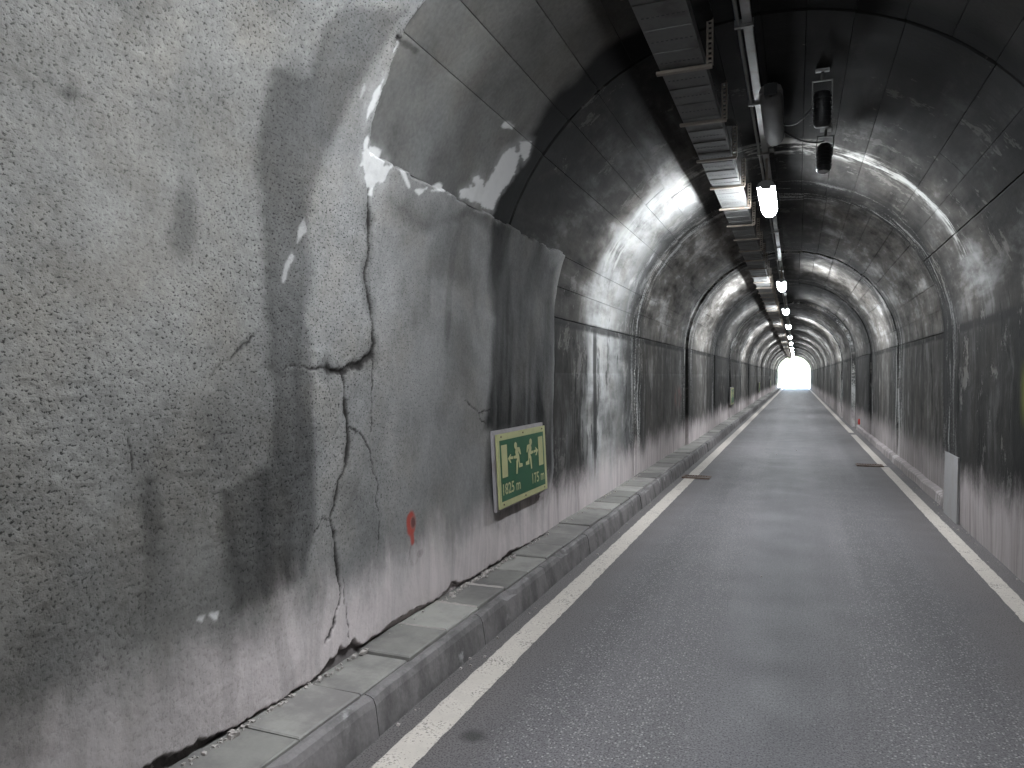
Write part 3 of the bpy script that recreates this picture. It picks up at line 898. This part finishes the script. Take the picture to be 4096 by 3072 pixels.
# ------------------------------------------------------------------ two black housings and their cables
def make_housing():
    r = empty("black_housing")
    b = MB()
    b.tube([(0, 0, -.02), (0, 0, -.035), (0, 0, -.26), (0, 0, -.285)], [.045, .062, .066, .056], 18)
    body = b.build("body", M["black"], r, True)
    for j in range(6):
        MB().tube([(0, 0, -.06 - j * .034), (0, 0, -.072 - j * .034)], .071, 18).build("rib", M["black"], r)
    MB().tube([(0, 0, -.284), (0, 0, -.291)], .048, 18).build("lens", M["greybox"], r)
    k = MB()
    k.box(-.075, -.067, -.015, .015, -.14, .05); k.box(.067, .075, -.015, .015, -.14, .05); k.box(-.075, .075, -.015, .015, .05, .058)
    k.tube([(0, 0, .058), (0, 0, .13)], .012, 8)
    k.build("yoke", M["zinc"], r)
    MB().box(-.05, .05, -.05, .05, .12, .14).build("ceiling_plate", M["zinc"], r)
    return r
h1 = make_housing(); h1.location = (.18, 6.10, 3.885)
h1.rotation_euler = (math.radians(14), 0, 0)
tag(h1, "black ribbed housing on the dark vault, beside the unlit luminaire", "housing", "black housings under the vault")
h2 = copy_tree(h1); h2.location = (.245, 7.45, 3.865)
h2.rotation_euler = (math.radians(-6), math.radians(3), 0)
tag(h2, "black ribbed housing seen against the pale lime band of the vault", "housing", "black housings under the vault")
def cable(p0, p1, sag, lab):
    pts = []
    for i in range(15):
        t = i / 14
        p = [a + (b - a) * t for a, b in zip(p0, p1)]
        p[2] -= sag * 4 * t * (1 - t)
        pts.append(tuple(p))
    o = MB().tube(pts, .008, 7).build("cable", M["cable"], None, True)
    tag(o, lab, "cable")
cable((-.13, 6.95, 3.93), (.17, 6.12, 3.86), .10, "thin black cable sagging from unlit luminaire to housing on dark vault")
cable((-.13, 7.15, 3.93), (.235, 7.43, 3.87), .05, "thin black cable from unlit luminaire to housing before the lime band")

# ------------------------------------------------------------------ escape signs
def text_mesh(body, height, width, mat):
    cu = bpy.data.curves.new("lettering", 'FONT')
    cu.body = body; cu.size = 1.0; cu.extrude = .0; cu.offset = .014; cu.resolution_u = 3
    t = bpy.data.objects.new("lettering", cu)
    col.objects.link(t)
    bpy.context.view_layer.update()
    me = bpy.data.meshes.new_from_object(t.evaluated_get(bpy.context.evaluated_depsgraph_get()))
    bpy.data.objects.remove(t)
    xs = [v.co.x for v in me.vertices]; zs = [v.co.y for v in me.vertices]
    x0, x1, z0, z1 = min(xs), max(xs), min(zs), max(zs)
    for v in me.vertices:
        a = (v.co.x - x0) / (x1 - x0) * width; b = (v.co.y - z0) / (z1 - z0) * height
        v.co = (0.0, a, b)
    me.materials.clear(); me.materials.append(mat)
    return me
SW, SH = 1.10, .56
BODY = [(0.336, 0.751), (0.359, 0.768), (0.412, 0.763), (0.426, 0.728), (0.438, 0.661), (0.42, 0.652), (0.392, 0.71), (0.385, 0.694), (0.4, 0.643), (0.406, 0.536), (0.461, 0.519), (0.461, 0.475), (0.387, 0.473), (0.387, 0.572), (0.373, 0.551), (0.349, 0.394), (0.331, 0.398), (0.339, 0.574), (0.358, 0.611), (0.29, 0.622), (0.29, 0.659), (0.335, 0.659), (0.327, 0.705)]
ARROW = [(0.179, 0.645), (0.234, 0.701), (0.242, 0.684), (0.224, 0.664), (0.278, 0.658), (0.277, 0.62), (0.218, 0.628), (0.242, 0.578), (0.224, 0.574)]
def make_sign(lettering):
    r = empty("escape_sign")
    # local frame: x out of the wall, y along the tunnel, z up; the origin is the lower corner of the face
    MB().box(-.045, -.022, -.012, SW + .012, -.022, SH + .028).build("backing_panel", M["signback"], r)
    for yy, zz in ((.06, .04), (SW - .06, .04), (.06, SH - .04), (SW - .06, SH - .04)):
        MB().box(-.022, -.012, yy - .03, yy + .03, zz - .03, zz + .03).build("spacer", M["signback"], r)
    MB().box(-.012, 0, 0, SW, 0, SH).build("face_panel", M["cream"], r)
    def flat(name, poly, x0, x1, mat, parent=r):
        f = lambda u, v: None
        MB().prism(poly, lambda u, v: (x0, u * SW, v * SH), lambda u, v: (x1, u * SW, v * SH)).build(name, mat, parent)
    flat("green_field", [(.042, .085), (.952, .085), (.952, .912), (.042, .912)], .0002, .0012, M["green"])
    for mir in (False, True):
        mm = (lambda P: [(1 - .008 - u, v) for u, v in P][::-1]) if mir else (lambda P: P)
        flat("door_symbol", mm([(.066, .402), (.170, .402), (.170, .845), (.066, .845)]), .0014, .0024, M["cream"])
        head = [(.338 + .027 * math.cos(t * math.pi / 8), .798 + .048 * math.sin(t * math.pi / 8)) for t in range(16)]
        flat("figure_head", mm(head), .0014, .0024, M["cream"])
        flat("running_figure", mm(BODY[::-1]), .0014, .0024, M["cream"])
        flat("arrow", mm(ARROW[::-1]), .0014, .0024, M["cream"])
    if lettering:
        for body, u0, u1 in (("1825 m", .066, .398), ("175 m", .655, .928)):
            o = bpy.data.objects.new("lettering", text_mesh(body, .155 * SH, (u1 - u0) * SW, M["cream"]))
            o.location = (.0022, u0 * SW, .165 * SH); link(o, r); o["kind"] = "stuff"
    for yy, zz in ((.08, .025), (SW / 2, .025), (SW - .08, .025), (.08, SH - .022), (SW / 2, SH - .022), (SW - .08, SH - .022)):
        MB().tube([(0, yy, zz), (.005, yy, zz)], .007, 8).build("bolt", M["rust"], r)
    return r
sg = make_sign(True)
sg.location = (-2.055, 4.94, .645)
sg.rotation_euler = (0, math.radians(-3.0), 0)
tag(sg, "green and cream escape sign reading 1825 m and 175 m on sooty plaster", "sign")
s2 = make_sign(False)
for i, y in enumerate((25.2, 44.8, 65.0, 84.8)):
    o = s2 if i == 0 else copy_tree(s2)
    o.location = (-2.035, y, .66)
    tag(o, f"small far escape sign, {('first', 'second', 'third', 'fourth')[i]} one beyond the 1825 m sign", "sign", "escape signs along the wall")

# ------------------------------------------------------------------ drain grates, board, rubble, litter
def grate(name, x0, x1, y, lab):
    r = empty(name, ((x0 + x1) / 2, y, 0))
    w = (x1 - x0) / 2
    f = MB()
    f.box(-w, w, -.15, -.125, .003, .022); f.box(-w, w, .125, .15, .003, .022)
    f.box(-w, -w + .025, -.125, .125, .003, .022); f.box(w - .025, w, -.125, .125, .003, .022)
    f.build("frame", M["rust"], r)
    MB().box(-w + .025, w - .025, -.125, .125, .004, .006).build("pit", M["black"], r)
    m = 9
    for i in range(m):
        x = -w + .05 + i * (2 * w - .1) / (m - 1)
        MB().box(x - .010, x + .010, -.125, .125, .006, .020).build("bar", M["rust"], r)
    tag(r, lab, "drain grate")
grate("drain_grate", -1.70, -1.27, 11.82, "rusty drain grate crossing the white line beside the kerb")
grate("drain_grate", 1.03, 1.47, 14.53, "rusty drain grate by the white line on the side without a kerb")

pb = MB()
q = random.Random(3)
pb.box(1.668, 1.69, 9.18, 9.93, 0.004, .74)
pb.v = [(x - (.0 if z > .3 else .012), y + q.uniform(-.01, .01), z + q.uniform(-.008, .0)) for x, y, z in pb.v]
o = pb.build("pale_board", M["pale"])
tag(o, "pale grey rectangular board standing against the wall foot without a kerb", "board")

def crumb(mb, x, y, z, r, q):
    vs = []
    for sx in (-1, 1):
        for sy in (-1, 1):
            for sz in (0, 1):
                vs.append((x + sx * r * q.uniform(.5, 1.1), y + sy * r * q.uniform(.5, 1.1), z + sz * r * q.uniform(.7, 1.5)))
    mb.add(vs, [(0, 1, 3, 2), (4, 6, 7, 5), (0, 4, 5, 1), (2, 3, 7, 6), (0, 2, 6, 4), (1, 5, 7, 3)])
q = random.Random(12)
cb = MB()
for i in range(420):
    y = q.choice((q.gauss(4.7, .35), q.gauss(2.2, .5), q.uniform(1.2, 11)))
    x = -2.118 + abs(q.gauss(0, .018))
    crumb(cb, x, y, KERB - .001, abs(q.gauss(0, .005)) + .002, q)
for i in range(160):
    crumb(cb, q.choice((q.gauss(-1.73, .02), q.gauss(1.62, .03))), q.uniform(1.5, 16), .001, abs(q.gauss(0, .004)) + .0015, q)
for i in range(50):
    crumb(cb, q.uniform(-1.2, 1.3), q.uniform(2.5, 22), .001, abs(q.gauss(0, .003)) + .002, q)
tag(cb.build("plaster_crumbs", M["crumbs"]), "pale plaster crumbs scattered along the foot of the walls", "rubble", kind="stuff")

t = empty("drink_can", (1.64, 23.6, .16))
MB().tube([(0, 0, 0), (0, 0, .008), (0, 0, .15), (0, 0, .165)], [.03, .04, .04, .03], 14).build("body", M["red"], t, True)
MB().tube([(0, 0, .165), (0, 0, .17)], .028, 14).build("lid", M["leafgreen"], t)
t.location.z = .19
t.location.x = 1.755
tag(t, "small red can standing on the low footing of the wall", "can")
